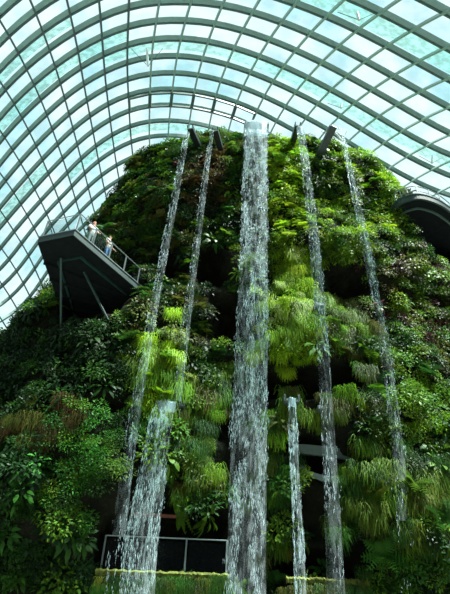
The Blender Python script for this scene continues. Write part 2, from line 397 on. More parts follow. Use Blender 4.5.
def t_broad(seed, n=34, size=.6):
    random.seed(seed); t = Tpl()
    for k in range(n):
        az = R(0, 2*PI); el = R(-.1, 1.2); d = np.array([math.cos(az)*math.cos(el), math.sin(az)*math.cos(el), math.sin(el)]); c = R(.6, 1.35)
        v, f = leaf(d*size*R(.2, .75), d+np.array([0, 0, R(-.5, .2)]), np.array([0, 0, 1.0]), size*R(.5, .8), size*R(.2, .34), .55, 3); t.add(v, f, (c, c, c*.9))
    return t.done()
def t_grass(seed, n=190, width=.6, drop=1.15):
    """drooping curtain: strands root near the wall (local -y is outward) and hang"""
    random.seed(seed); t = Tpl()
    for k in range(n):
        x = R(-width, width); out = R(.1, .55); dr = drop*R(.35, 1.0)*(1-.35*abs(x)/width); w = R(.009, .02); p0 = np.array([x, R(0, .15), R(-.35, .45)])
        sw = R(-.4, .4); c = R(.5, 1.4); v = []
        for q in range(4):
            u = q/3; p = p0+np.array([sw*u+R(-.02, .02), -out*math.sin(min(1, u*1.6)*PI/2), .15*math.sin(u*2.5)-dr*u*u]); ww = w*(1-.6*u)
            v += [p-np.array([ww, 0, 0]), p+np.array([ww, 0, 0])]
        t.add(v, [(2*q, 2*q+1, 2*q+3, 2*q+2) for q in range(3)], (c*R(.9, 1.2), c, c*.8))
    return t.done()
def t_brom(seed, n=22, size=.55):
    random.seed(seed); t = Tpl()
    for k in range(n):
        az = 2*PI*k/n*1.7; el = .25+1.1*(k/n); d = np.array([math.cos(az)*math.cos(el), math.sin(az)*math.cos(el), math.sin(el)]); c = R(.8, 1.2)
        v, f = leaf(d*.05, d, np.array([0, 0, 1.0]), size*R(.8, 1.1), .12, .45, 3); t.add(v, f, (c, c, c))
    return t.done()
TPL = {'fern': [t_fern(s) for s in (1, 2, 3)], 'bush': [t_bush(s) for s in (4, 5, 6)], 'small': [t_bush(s, 300, .7, .11) for s in (7, 8)],
       'broad': [t_broad(s) for s in (9, 10, 11)], 'grass': [t_grass(s) for s in (12, 13, 14)], 'brom': [t_brom(15)]}
random.seed(11)

# colours of the planting: linear albedos
LIME, MID, DEEP, DARK = (.27, .48, .02), (.10, .22, .02), (.035, .115, .018), (.018, .05, .016)
YEL, DULL, BROWN, PURP, GRASS = (.34, .40, .04), (.10, .12, .025), (.09, .065, .025), (.08, .035, .04), (.17, .33, .025)
ZONES = [  # centre, radii, species weights, colours
 ((288, 185), (27, 62), {'fern': 4, 'bush': 2, 'small': 1}, [LIME, LIME, LIME, GRASS, MID]),
 ((290, 312), (27, 66), {'grass': 2, 'small': 1}, [LIME, GRASS, LIME]),
 ((344, 325), (28, 34), {'grass': 3, 'small': 1, 'fern': 1}, [MID, GRASS, DULL]),
 ((316, 410), (58, 16), {'grass': 1}, [GRASS, MID, DULL]),
 ((157, 372), (26, 46), {'grass': 3, 'fern': 1}, [GRASS, MID, LIME]),
 ((205, 432), (42, 60), {'grass': 5, 'broad': .5, 'small': 1.5}, [MID, DULL, GRASS, DEEP]),
 ((418, 405), (38, 34), {'small': 3, 'bush': 1}, [LIME, GRASS, MID]),
 ((380, 505), (62, 62), {'grass': 5, 'fern': 1}, [DEEP, MID, DEEP, (.09, .15, .02)]),
 ((430, 560), (45, 50), {'bush': 2, 'fern': 1}, [DEEP, DARK, MID]),
 ((95, 470), (50, 66), {'small': 1}, [DEEP, (.045, .17, .02), MID]),
 ((42, 432), (26, 16), {'grass': 1}, [BROWN, DULL]),
 ((205, 185), (26, 36), {'bush': 2, 'broad': 1, 'fern': 1}, [BROWN, BROWN, DULL, DARK]),
 ((130, 200), (32, 44), {'fern': 3, 'bush': 2, 'broad': 1}, [MID, DEEP, DEEP, DULL, DARK]),
 ((95, 405), (24, 10), {'fern': 1}, [YEL, MID]),
 ((362, 205), (48, 62), {'fern': 1, 'bush': 3, 'small': 1}, [LIME, MID, GRASS, DEEP]),
 ((410, 300), (62, 72), {'bush': 3, 'small': 1, 'broad': 1}, [MID, DEEP, PURP, DULL, GRASS]),
 ((270, 470), (18, 90), {'grass': 3, 'broad': 1}, [MID, DULL, DEEP]),
 ((325, 515), (36, 34), {'grass': 2, 'broad': 1}, [DEEP, DULL, MID]),
 ((255, 140), (60, 16), {'fern': 2, 'bush': 2}, [MID, DEEP, DULL]),
 ((165, 290), (60, 70), {'fern': 2, 'bush': 2, 'broad': 1}, [DEEP, MID, DARK, DULL]),
 ((40, 360), (90, 50), {'broad': 3, 'bush': 1}, [DARK, DEEP, DARK]),
 ((40, 500), (80, 100), {'broad': 2, 'bush': 1, 'fern': 1}, [DARK, DEEP]),
]
DEFAULT = ({'bush': 2, 'fern': 1, 'broad': 1}, [DEEP, DARK, MID])
def zone(px, py):
    for (cx, cy), (rx_, ry_), w, cols in ZONES:
        if ((px-cx)/rx_)**2+((py-cy)/ry_)**2 < 1+random.uniform(-.35, .35): return w, cols
    return DEFAULT
def pick(w): return random.choices(list(w), list(w.values()))[0]
def orient(kind, n):
    """frame of a plant growing on a wall of outward normal n"""
    az = math.atan2(n[0], -n[1])                                # yaw that turns local -y to the wall's outward side
    if kind == 'grass': return Matrix.Rotation(az+random.uniform(-.25, .25), 3, 'Z')
    ax = Vector(n)*1.0+Vector((0, 0, .75)); q = Vector((0, 0, 1)).rotation_difference(ax.normalized()).to_matrix()
    return q @ Matrix.Rotation(random.uniform(0, 2*PI), 3, 'Z')
SIZE = {'fern': .95, 'bush': .95, 'small': .95, 'broad': 1.0, 'grass': .65, 'brom': 1.0}
def vary(col):
    k = random.uniform(.65, 1.3); return tuple(min(.6, c*k*random.uniform(.88, 1.12)) for c in col)
# sample places on the tower's planted faces
tri = faces; A0 = verts[tri[:, 0]]; e1 = verts[tri[:, 1]]-A0; e2 = verts[tri[:, 3]]-A0
nrm = np.cross(e1, e2); area = np.linalg.norm(nrm, axis=1); nrm /= area[:, None]+1e-9
ctr = (verts[tri[:, 0]]+verts[tri[:, 2]])/2
nav = Nn.reshape(-1, 3)[tri[:, 0]]; nrm *= np.sign((nrm*nav).sum(1, keepdims=True)+1e-9)
cv = carve.reshape(-1)[tri].max(1)
ok = (ctr[:, 2] > 1.5) & (ctr[:, 1] < YS+2) & (cv < .35)
w8 = area*ok; w8 = np.minimum(w8, .25)
def places(n):
    f = rng.choice(len(tri), n, p=w8/w8.sum()); u = rng.random((n, 1)); v = rng.random((n, 1))
    return A0[f]+e1[f]*u+e2[f]*v, nrm[f]
def clear_of(px, py, m=6):
    for poly, dep in CARVE:
        if dep < 1.2: continue
        if poly[0] == (296, 424) and poly_dist(px, py+4, poly) > -9 and px < 352: return False
        if py > sum(q[1] for q in poly)/len(poly)-8 and poly_dist(px, py, poly) > -m: return False
    return not (96 < px < 232 and 566 < py < 584 or 284 < px < 370 and 574 < py < 590)
def out_of_view(p):
    x, y, w = proj(p); return x < -40 or x > 490 or y > 640
buf = {}
def plant_into(kind, p, n, col, s, key):
    v, f, c = random.choice(TPL[kind]); m = np.array(orient(kind, n)); b = buf.setdefault(key, [[], [], [], 0])
    vv = (v*s)@m.T+p+n*.05; b[0].append(vv); b[1].append(f+b[3]); b[2].append(c*np.array(col)); b[3] += len(v)
KEY = {'fern': 'fern_cover', 'bush': 'leafy_cover', 'small': 'creeper_cover', 'broad': 'broadleaf_cover', 'grass': 'hanging_grass'}
NP = 5600
P_, N_ = places(NP)
for p, n in zip(P_, N_):
    if out_of_view(p) and random.random() < .6: continue
    px, py, _ = proj(p)
    if not clear_of(px, py): continue
    w, cols = zone(px, py); kind = pick(w); col = vary(random.choice(cols)); s = SIZE[kind]*random.uniform(.5, .95)
    if kind == 'grass':
        for _ in range(2):
            d_ = np.array([random.gauss(0, .45), 0, random.gauss(0, .45)]); plant_into(kind, p+d_, n, vary(random.choice(cols)), random.uniform(.3, .8), KEY[kind])
    else: plant_into(kind, p, n, col, s, KEY[kind])
for xa, xb, yy in ((98, 230, 583), (286, 368, 588)):               # moss and grass hanging from the two bottom ledges
    for x in np.arange(xa, xb, 2.2):
        plant_into('grass', atY(x, yy+random.uniform(-2, 12), 19.22), np.array([0, -1.0, 0]), vary(random.choice([DEEP, DARK, DEEP, DULL])), random.uniform(.25, .45), 'hanging_grass')
LBL = {'fern_cover': 'dense cover of ferns all over the planted mountain', 'leafy_cover': 'dense leafy shrubs covering the planted mountain',
       'creeper_cover': 'tight small-leaved creeper covering parts of the planted mountain', 'broadleaf_cover': 'dark broad leaves covering the planted mountain',
       'hanging_grass': 'long drooping grass hanging over the ledges of the planted mountain'}
for key, b in buf.items():
    o = mesh_obj(key, np.concatenate(b[0]), np.concatenate(b[1]), m_leaf, col=np.concatenate(b[2]))
    tag(o, LBL[key], 'plants', kind='stuff')
    print(key, len(o.data.polygons))

# ------------------------------------------------------------------ waterfalls
def water_mat(name, alpha, lo=.45, hi=.6, scale=(6, 6, 1.2)):
    m = bpy.data.materials.new(name); m.use_nodes = True; nt = m.node_tree; b = nt.nodes['Principled BSDF']
    b.inputs['Base Color'].default_value = (.72, .88, .90, 1); b.inputs['Roughness'].default_value = .15
    t = nt.nodes.new('ShaderNodeTexCoord'); mp = nt.nodes.new('ShaderNodeMapping'); mp.inputs['Scale'].default_value = scale
    n = nt.nodes.new('ShaderNodeTexNoise'); n.inputs['Scale'].default_value = 1.0; n.inputs['Detail'].default_value = 6; n.inputs['Roughness'].default_value = .7
    nt.links.new(t.outputs['Object'], mp.inputs[0]); nt.links.new(mp.outputs[0], n.inputs['Vector'])
    r = nt.nodes.new('ShaderNodeMapRange'); r.inputs[1].default_value = lo; r.inputs[2].default_value = hi; r.inputs[3].default_value = alpha*.15; r.inputs[4].default_value = alpha
    nt.links.new(n.outputs['Fac'], r.inputs[0]); nt.links.new(r.outputs[0], b.inputs['Alpha'])
    return m
m_sheet = water_mat('falling_water_sheet', .22)
m_lip = water_mat('smooth_water', .8, .3, .55, (5, 5, .8)); m_lip.node_tree.nodes['Principled BSDF'].inputs['Base Color'].default_value = (.42, .58, .64, 1)
m_thin = water_mat('thin_water_veil', .13)
m_drop = mat('water_drops', (.66, .90, .93), .2, var=.05, alpha=.33)
m_spout = mat('spout_steel', srgb(50, 62, 60), .4, .3, var=.2)
def path3(pts, Y0, Y1):
    """centre line and width of a fall: list of (seen x, seen y, seen width) at a distance going from Y0 to Y1"""
    out = []; n = len(pts)
    for k, (x, y, w) in enumerate(pts):
        Y = Y0+(Y1-Y0)*k/(n-1); c = atY(x, y, Y); e = atY(x+w/2, y, Y); out.append((c, abs((e-c)[0])*2))
    return out
def resample(path, n):
    z = [p[0][2] for p in path][::-1]
    zz = np.linspace(path[0][0][2], path[-1][0][2], n)
    X = np.interp(zz, z, [p[0][0] for p in path][::-1]); Y = np.interp(zz, z, [p[0][1] for p in path][::-1]); W = np.interp(zz, z, [p[1] for p in path][::-1])
    k = np.ones(5)/5
    if n > 8:
        for A in (X, W): A[2:-2] = np.convolve(A, k, 'valid')
    return X, Y, zz, W
FALLS = {}
def waterfall(label, pts, Y0, Y1, ndrops, dens, sheet=True, lip=0, thick=.12, strands=5, fade=0.6, veil=1.0, vm=None):
    path = path3(pts, Y0, Y1); n = 60; X, Y, Z, W = resample(path, n)
    e = empty('waterfall', (X[0], Y[0], Z[-1])); tag(e, label, 'waterfall', 'waterfalls down the planted mountain')
    if sheet:
        m = 9; v = []; fidx = []; n2 = max(4, int(n*veil))
        for k in range(n2):
            for q in range(m):
                u = 2*q/(m-1)-1; v.append((X[k]+u*W[k]/2*.95, Y[k]-thick*math.cos(u*PI/2)-.05*noise.noise(Vector((u*3, Z[k]*.8, X[0]))), Z[k]))
        for k in range(n2-1):
            for q in range(m-1): fidx.append((k*m+q, k*m+q+1, (k+1)*m+q+1, (k+1)*m+q))
        mesh_obj('water_sheet', np.array(v)-np.array(e.location), np.array(fidx), vm or m_sheet, e, smooth=True)
    if lip:
        mb = MB(); rings = []
        for k in range(8):
            z = Z[0]-lip*k/7; w = np.interp(z, Z[::-1], W[::-1]); x = np.interp(z, Z[::-1], X[::-1])
            rings.append([(x+u*w/2, Y[0]-.12*math.cos(u*PI/2)*s_+.05*s_, z+.03*math.sin(u*9)) for u, s_ in [(-1, 1), (-.5, 1), (0, 1), (.5, 1), (1, 1), (.5, -.2), (0, -.2), (-.5, -.2)]])
        mb.quadstrip(rings); tag(mb.build('water_lip', m_lip, e, smooth=True), 'smooth glassy water where the fall begins')
    # the drops and short streaks
    r = np.random.default_rng(int(X[0]*100) % 1000+5)
    t = r.random(ndrops*3)**dens; zc = Z[0]-lip*.75+(Z[-1]-Z[0]+lip*.75)*t; w = np.interp(zc, Z[::-1], W[::-1]); xc = np.interp(zc, Z[::-1], X[::-1]); yc = np.interp(zc, Z[::-1], Y[::-1])
    so = np.linspace(-.42, .42, strands); sid = r.integers(0, strands, len(t))
    u = np.where(r.random(len(t)) < .6, so[sid]+.05*np.sin(zc*1.3+sid*2)+r.normal(0, .05, len(t)), r.uniform(-.5, .5, len(t)))
    keep = np.array([noise.noise(Vector((u[k]*w[k]*2.2+X[0], zc[k]*.9, X[0]*3)))+.6*noise.noise(Vector((u[k]*w[k]*7, zc[k]*2.5, 4))) > -.12+r.uniform(-.25, .25)+fade*(t[k]-.3)*.8 for k in range(len(t))])
    zc, xc, yc, u, w, t = [A[keep][:ndrops] for A in (zc, xc, yc, u, w, t)]; m = len(zc)
    hw = r.uniform(.005, .015, m)*(1-.35*t); hl = r.uniform(.03, .15, m)*(1-.3*t); px_ = xc+u*w; py_ = yc-r.uniform(-.02, thick+.12, m)
    C_ = np.stack([px_, py_, zc], 1)-np.array(e.location)
    # each streak follows the lean of the fall
    gx = np.gradient(X)/np.gradient(Z); lean = np.interp(zc+0, Z[::-1], gx[::-1])
    ax = np.stack([lean, np.zeros(m), np.ones(m)], 1)*hl[:, None]
    vx = np.zeros((m, 5, 3)); vx[:, 0] = C_+ax; vx[:, 4] = C_-ax*1.2
    for k in range(3): vx[:, 1+k] = C_+np.stack([hw*math.cos(2*PI*k/3), hw*math.sin(2*PI*k/3), np.zeros(m)], 1)
    base = (np.arange(m)*5)[:, None]; fs = []
    for k in range(3): fs += [base+np.array([0, 1+k, 1+(k+1) % 3]), base+np.array([4, 1+(k+1) % 3, 1+k])]
    o = mesh_obj('falling_drops', vx.reshape(-1, 3), np.concatenate(fs), m_drop, e); tag(o, kind='stuff'); 
    return e
YF = 18.4
waterfall('narrow waterfall farthest left, falling past the viewing deck from the crest', [(187, 134, 5), (178, 182, 7), (165, 250, 8), (152, 318, 9), (141, 380, 10), (131, 440, 12), (122, 505, 14), (112, 610, 17)], YF, YF, 1000, 1.25, strands=3, veil=.93, vm=m_thin)
waterfall('thin short-looking waterfall second from left at the crest, fading by mid height', [(212, 131, 4), (205, 180, 6), (198, 235, 7), (190, 295, 8), (182, 360, 9), (174, 425, 10)], YF, YF, 520, 1.15, strands=3, veil=.95, vm=m_thin)
waterfall('widest waterfall, in the centre, a broad curtain from crest to bottom', [(256, 121, 23), (255, 180, 25), (254, 250, 29), (252, 330, 33), (250, 400, 36), (248, 480, 39), (246, 600, 42)], YF, YF, 7500, 1.15, lip=1.6, thick=.2, strands=9, fade=.45)
waterfall('waterfall right of the wide central curtain, dropping past the long dark opening', [(300, 127, 7), (307, 180, 9), (314, 240, 11), (320, 310, 12), (325, 380, 13), (329, 450, 15), (333, 520, 17), (337, 610, 20)], YF, YF, 1450, 1.35, lip=.8, strands=4, vm=m_thin)
waterfall('thin waterfall farthest right, falling from the rightmost spout', [(339, 129, 4), (346, 155, 5), (357, 205, 8), (368, 258, 9), (378, 312, 10), (388, 370, 11), (396, 430, 12), (402, 500, 14), (407, 610, 17)], YF, YF, 1300, 1.25, strands=3, veil=.9, vm=m_thin)
waterfall('short broad waterfall low on the left, spilling over the lower balcony', [(166, 401, 21), (160, 430, 23), (154, 462, 26), (148, 500, 32), (142, 540, 34), (136, 612, 37)], 18.9, 18.6, 2000, 1.2, lip=.5, thick=.18, strands=7, fade=-.2)
waterfall('short narrow waterfall low beside the wide curtain, pouring from a slot in the ledge', [(292, 398, 8), (293, 440, 9), (296, 500, 10), (299, 550, 11), (301, 600, 12)], 19.0, 18.8, 900, 1, lip=.4, strands=3, fade=-.2)

def spout(label, tip, base, w=.34, d=.3):
    h = hit(*base); B_ = np.array(h); T_ = atY(tip[0], tip[1], YF+.15); T_[2] = T_[2]; 
    e = empty('water_spout', tuple(B_)); tag(e, label, 'spout', 'spouts along the crest')
    dirv = B_-T_; dirv /= np.linalg.norm(dirv); B2 = B_+dirv*.8; s = np.cross(dirv, (0, 0, 1)); s /= np.linalg.norm(s); up = np.cross(s, dirv)
    MB().bar([T_, B2], w, .05, up).build('trough_floor', m_spout, e)
    for g in (-1, 1): MB().bar([T_+s*g*w/2+up*d/2, B2+s*g*w/2+up*d/2], .05, d, up).build('trough_side', m_spout, e)
    MB().bar([T_+s*-w/2+up*.02-dirv*.02, T_+s*w/2+up*.02-dirv*.02], .05, .08, (0, 0, 1)).build('lip', m_rail, e)
spout('dark slanted steel spout at the crest feeding the leftmost narrow waterfall', (190, 129), (200, 151))
spout('dark steel spout at the crest feeding the second waterfall from the left', (215, 131), (222, 156))
spout('dark steel spout feeding the waterfall just right of the central curtain', (298, 126), (292, 147))
spout('longest dark steel spout, feeding the waterfall farthest right', (334, 127), (318, 160), .4)
# wide lip of the central fall
a = atY(245, 121, YF+.3); b_ = atY(268, 122, YF+.3)
e = empty('water_channel', tuple(hit(256, 140))); tag(e, 'broad channel at the crest that feeds the wide central waterfall', 'channel')
MB().bar([a+(0, 0, -.12), a+(0, 4.5, -1.6)], .1, .5).build('channel_side', m_spout, e)
MB().bar([b_+(0, 0, -.12), b_+(0, 4.5, -1.6)], .1, .5).build('channel_side', m_spout, e)
mb = MB(); mb.quadstrip([[a+(0, 0, -.25), b_+(0, 0, -.25), b_+(0, 0, -.35), a+(0, 0, -.35)], [a+(0, 4.5, -1.85), b_+(0, 4.5, -1.85), b_+(0, 4.5, -1.95), a+(0, 4.5, -1.95)]]); mb.build('channel_floor', m_spout, e)
# short slots of the two low falls
for lab, (tx, ty), w in (('pale stone slot feeding the short broad waterfall low on the left', (167, 401), 1.35), ('narrow stone slot feeding the short narrow waterfall in the ledge', (292, 397), .5)):
    T_ = atY(tx, ty, 19.1); e = empty('stone_slot', tuple(T_)); tag(e, lab, 'spout')
    MB().box(T_+(0, 1.0, -.14), (w+.1, 2.0, .12)).build('slot_floor', m_concrete, e)
    for g in (-1, 1): MB().box(T_+(g*(w/2+.06), 1.0, -.02), (.08, 2.0, .3)).build('slot_side', m_concrete, e)

# ------------------------------------------------------------------ viewing deck on the left
ZD = hit(137, 290)[2]
T0, T1, T2, T3, T4 = [atZ(x, y, ZD) for x, y in ((38, 243), (73, 236), (138, 291), (132, 312), (62, 318))]
T3[1] += 1.5; T4[1] += 1.5; T2b = T2+(T2-T1)*.1
deck = empty('viewing_deck', tuple(T1)); tag(deck, 'dark cantilevered viewing platform jutting out on the left with glass railings', 'viewing platform')
poly = [T0, T1, T2b, T3, T4]
mb = MB(); mb.prism([(p[0], p[1]) for p in poly], ZD, ZD+.22); mb.build('deck_slab', m_dark, deck)
def shrink(poly, k):
    c = sum(poly)/len(poly); return [c+(p-c)*k for p in poly]
mb = MB(); rim = [T4, T0, T1, T2b]; mb.bar([p+(0, 0, .2) for p in rim], .08, .34); mb.build('fascia', m_fascia, deck)
mb = MB(); mb.bar([p+(0, 0, .39) for p in rim], .16, .05); mb.build('edge_trim', m_rail, deck)
inner = shrink(poly, .66)
mb = MB(); mb.bar([p+(0, 0, -.05) for p in [inner[4], inner[0], inner[1], inner[2]]], .1, .1); tag(mb.build('under_beam', m_strut, deck), 'grey-green beam under the deck')
for k in range(1, 6):
    p = T4+(T0-T4)*k/6; q = T3+(T2b-T3)*k/6; mb = MB(); mb.bar([p+(0, 0, -.08), q+(0, 0, -.08)], .12, .16); mb.build('floor_joist', m_dark, deck)
for (ax, ay), (bx, by) in (((61, 258), (61, 326)), ((84, 272), (107, 318))):
    p = atZ(ax, ay, ZD-.1); q = hit(bx, by, bvh); mb = MB(); mb.tube([p, q+(q-p)*.04], .06, 10)
    tag(mb.build('strut', m_strut, deck), 'dark green slanted steel strut')
def railing(parent, line, h, n_per, base=0.4, glass=True, rad=.03, pmat=None):
    pmat = pmat or m_rail
    for a, b in zip(line, line[1:]):
        L_ = np.linalg.norm(b-a); n = max(1, round(L_/n_per))
        for k in range(n+1):
            if k == 0 and a is not line[0]: continue
            p = a+(b-a)*k/n; MB().box(p+(0, 0, base+h/2), (.06, .06, h)).build('post', pmat, parent)
        if glass:
            for k in range(n):
                p = a+(b-a)*(k+.06)/n; q = a+(b-a)*(k+.94)/n; MB().bar([p+(0, 0, base+h*.5), q+(0, 0, base+h*.5)], .02, h*.82).build('glass_panel', m_railglass, parent)
    MB().tube([p+(0, 0, base+h) for p in line], rad, 8).build('top_rail', pmat, parent)
c_ = sum(poly)/5; ins = lambda p: p+(c_-p)/np.linalg.norm(c_-p)*.12
railing(deck, [ins(T4+(T0-T4)*.45), ins(T0), ins(T1), ins(T2)], 1.15, 1.25)

# people on the deck
m_skin = mat('skin', (.45, .26, .18), .5, var=.05); m_hair = mat('dark_hair', (.02, .015, .012), .6, var=.1)
m_white = mat('white_cloth', (.75, .78, .80), .8, var=.06); m_jean = mat('blue_denim', (.07, .16, .34), .8, var=.15)
m_grey = mat('grey_cloth', (.20, .21, .22), .8, var=.1); m_pink = mat('coral_cap_cloth', (.75, .28, .20), .8, var=.1); m_shoe = mat('dark_shoe', (.03, .03, .03), .6)
def skinned(name, pts, edges, radii, material, parent, lv=2):
    me = bpy.data.meshes.new(name); me.from_pydata(pts, edges, []); o = link(bpy.data.objects.new(name, me), parent)
    s = o.modifiers.new('skin', 'SKIN'); s.use_smooth_shade = True
    for k, v in enumerate(me.skin_vertices[0].data if me.skin_vertices else []): pass
    if not me.skin_vertices:
        bm = bmesh.new(); bm.from_mesh(me); bm.verts.layers.skin.verify(); bm.to_mesh(me); bm.free()
    for k, v in enumerate(me.skin_vertices[0].data): v.radius = radii[k] if hasattr(radii[k], '__len__') else (radii[k], radii[k]); v.use_root = (k == 0)
    sub = o.modifiers.new('sub', 'SUBSURF'); sub.levels = lv; sub.render_levels = lv; me.materials.append(material); return o
def person(label, loc, rot, shirt, trousers, cap=None, arm=.0, scale=1.0):
    e = empty('person', tuple(loc)); e.rotation_euler = (0, 0, rot); e.scale = (scale,)*3; tag(e, label, 'person', 'visitors on the viewing deck')
    S = [(0, 0, .95), (0, 0, 1.15), (0, 0, 1.38), (0, .0, 1.50), (0, -.01, 1.60), (0, -.015, 1.70)]                    # pelvis..head
    sr = [(.15, .11), (.14, .10), (.17, .11), .055, .075, .085]
    E_ = [(0, 1), (1, 2), (2, 3), (3, 4), (4, 5)]; P = list(S); rr = list(sr)
    for g in (-1, 1):
        b = len(P); P += [(g*.19, 0, 1.42), (g*.25, -.02-arm*.1, 1.15), (g*.22, -.10-arm*.2, .93+arm*.1), (g*.22, -.14-arm*.25, .86+arm*.12)]; rr += [.055, .045, .035, .03]; E_ += [(2, b), (b, b+1), (b+1, b+2), (b+2, b+3)]
        for q in range(5):
            c = len(P); dx = (q-2)*.014; P += [(g*.22+dx, -.17-arm*.27, .81+arm*.12+abs(q-2)*.008), (g*.22+dx*1.2, -.19-arm*.28, .775+arm*.12+abs(q-2)*.012)]; rr += [.009, .008]; E_ += [(b+3, c), (c, c+1)]
        b = len(P); P += [(g*.09, 0, .88), (g*.10, -.02, .50), (g*.10, .01, .10), (g*.10, -.12, .04)]; rr += [.085, .058, .042, .035]; E_ += [(0, b), (b, b+1), (b+1, b+2), (b+2, b+3)]
    skinned('body', P, E_, rr, m_skin, e)
    P = [(0, 0, .93), (0, 0, 1.15), (0, 0, 1.38), (0, 0, 1.47)]; rr = [(.175, .13), (.16, .12), (.19, .125), .07]; E_ = [(0, 1), (1, 2), (2, 3)]
    for g in (-1, 1): b = len(P); P += [(g*.20, 0, 1.42), (g*.245, -.01, 1.22)]; rr += [.075, .06]; E_ += [(2, b), (b, b+1)]
    skinned('shirt', P, E_, rr, shirt, e)
    P = [(0, 0, .97), (0, 0, .90)]; rr = [(.165, .125), (.15, .12)]; E_ = [(0, 1)]
    for g in (-1, 1): b = len(P); P += [(g*.09, 0, .82), (g*.10, -.02, .50), (g*.10, .01, .12)]; rr += [.105, .078, .06]; E_ += [(1, b), (b, b+1), (b+1, b+2)]
    skinned('trousers', P, E_, rr, trousers, e)
    for g in (-1, 1): skinned('shoe', [(g*.10, .05, .045), (g*.10, -.06, .045), (g*.105, -.15, .035)], [(0, 1), (1, 2)], [.045, .05, .04], m_shoe, e, 1)
    skinned('hair' if cap is None else 'cap', [(0, .02, 1.66), (0, .015, 1.73), (0, -.02 if cap is None else -.07, 1.76)], [(0, 1), (1, 2)], [.088, .088, .05], cap or m_hair, e)
    for nm, q, r0, mm in (('nose', (0, -.10, 1.655), .014, m_skin), ('eye', (-.032, -.085, 1.685), .010, m_shoe), ('eye', (.032, -.085, 1.685), .010, m_shoe), ('mouth', (0, -.088, 1.615), .012, m_pink), ('ear', (-.085, 0, 1.66), .018, m_skin), ('ear', (.085, 0, 1.66), .018, m_skin)):
        bm = bmesh.new(); bmesh.ops.create_icosphere(bm, subdivisions=2, radius=r0); me = bpy.data.meshes.new(nm); bm.to_mesh(me); bm.free(); me.materials.append(mm)
        o = link(bpy.data.objects.new(nm, me), e); o.location = q
    return e
zt = ZD+.22; edge = T2-T1
nrm2 = np.array([-edge[1], edge[0], 0]); nrm2 /= np.linalg.norm(nrm2); nrm2 *= np.sign(nrm2@(c_-T1))
def standing(px_, off): 
    # the spot along the deck's right edge that is seen at this x
    best = min((k/200 for k in range(200)), key=lambda t: abs(proj(T1+edge*t+nrm2*off+(0, 0, 1.2))[0]-px_)); p = T1+edge*best+nrm2*off; p[2] = zt; return p
face = math.atan2(-nrm2[0], nrm2[1])
person('visitor in a white top and blue jeans standing at the deck rail', standing(108, .22), face+.25, m_white, m_jean, arm=.6)
person('visitor in a white shirt and coral cap leaning at the deck rail near its tip', standing(92, .22), face-.2, m_white, m_grey, cap=m_pink, arm=.8)

# ------------------------------------------------------------------ curved walkway at the right edge
ZW = atY(400, 204, 20.5)[2]
front_px = [(392, 218), (395, 210), (400, 204.5), (408, 201), (420, 199), (436, 203.5), (450, 212), (464, 225), (478, 246), (490, 275)]
_f = [atZ(x, y, ZW) for x, y in front_px]
def smooth_line(P, n=5):
    out = []
    for k in range(len(P)-1):
        p0, p1, p2, p3 = P[max(k-1, 0)], P[k], P[k+1], P[min(k+2, len(P)-1)]
        for q in range(n):
            t = q/n; out.append(.5*(2*p1+(p2-p0)*t+(2*p0-5*p1+4*p2-p3)*t*t+(3*p1-p0-3*p2+p3)*t**3))
    return out+[P[-1]]
fr = smooth_line(_f); back = [atZ(480, 300, ZW), atZ(440, 300, ZW), atZ(400, 262, ZW)]; cw = sum(fr)/len(fr)+np.array([0, 3.0, 0]); cw[2] = ZW
walk = empty('curved_walkway', tuple(cw)); tag(walk, 'curved dark-bottomed walkway projecting from the right shoulder of the mountain', 'walkway')
MB().prism([(p[0], p[1]) for p in fr+back], ZW+.02, ZW+.3).build('deck_slab', m_dark, walk)
MB().bar([p+(0, 0, .18) for p in fr], .12, .42).build('fascia', m_fascia, walk)
MB().bar([p+(0, 0, .42) for p in fr], .2, .06).build('edge_trim', m_steel_dark, walk)
inn = [p+(cw-p)*.17 for p in fr]
MB().bar([p+(0, 0, -.02) for p in inn], .12, .14).build('under_beam', m_steel_dark, walk)
rl = [p+(cw-p)*.03 for p in fr]
MB().tube([p+(0, 0, 1.35) for p in rl], .035).build('top_rail', m_rail, walk)
MB().tube([p+(0, 0, .9) for p in rl], .02).build('mid_rail', m_rail, walk)
for k in range(0, len(rl), 4): MB().bar([rl[k]+(0, 0, .4), rl[k]+(0, 0, 1.35)], .05, .05).build('post', m_rail, walk)
v, f, c = t_broad(77, 26, .7)
p_ = atZ(411, 198, ZW+.4)+np.array([.1, .5, 0])
wp = mesh_obj('potted_shrub', v, f, m_leaf, col=np.array(c)); wp.location = p_+(0, 0, .55); wp.color = (.10, .12, .06, 1); tag(wp, 'small greyish shrub standing in a pot on the curved walkway', 'plant')
MB().tube([(0, 0, -.55), (0, 0, -.1)], [.16, .24], 12).build('pot', m_concrete, None)
bpy.data.objects['pot'].parent = wp

# ------------------------------------------------------------------ balconies in the openings
def P2(px_, py_, Y): return atY(px_, py_, Y)
YB = 19.5
a, b = P2(96, 573, YB), P2(229, 577, YB); zl = (a[2]+b[2])/2
bal = empty('balcony', ((a[0]+b[0])/2, YB, zl)); tag(bal, 'low balcony with thin steel railing in the dark opening at lower left', 'balcony')
MB().box(((a[0]+b[0])/2, YB+2.2, zl-.1), (b[0]-a[0], 4.4, .3)).build('ledge', m_soil, bal)
mb = MB(); k = 60; mb.quadstrip([[(a[0]+(b[0]-a[0])*t/k, YB-.16+dy+.05*noise.noise(Vector((t*.8, dy*3, 0))), zl+dz+.06*noise.noise(Vector((t*.9, 5, dz*3)))) for dy, dz in ((0, -.1), (-.05, .04), (.1, .12), (.35, .1), (.35, -.1))] for t in range(k+1)])
tag(mb.build('moss_edge', m_mossledge, bal), 'yellow-green mossy edge of the ledge')
ra = P2(100, 573, YB+.35); rb = P2(226, 577, YB+.35); ra[2] = rb[2] = zl; railing(bal, [ra, rb], 1.2, 1.6, base=.05, rad=.025)
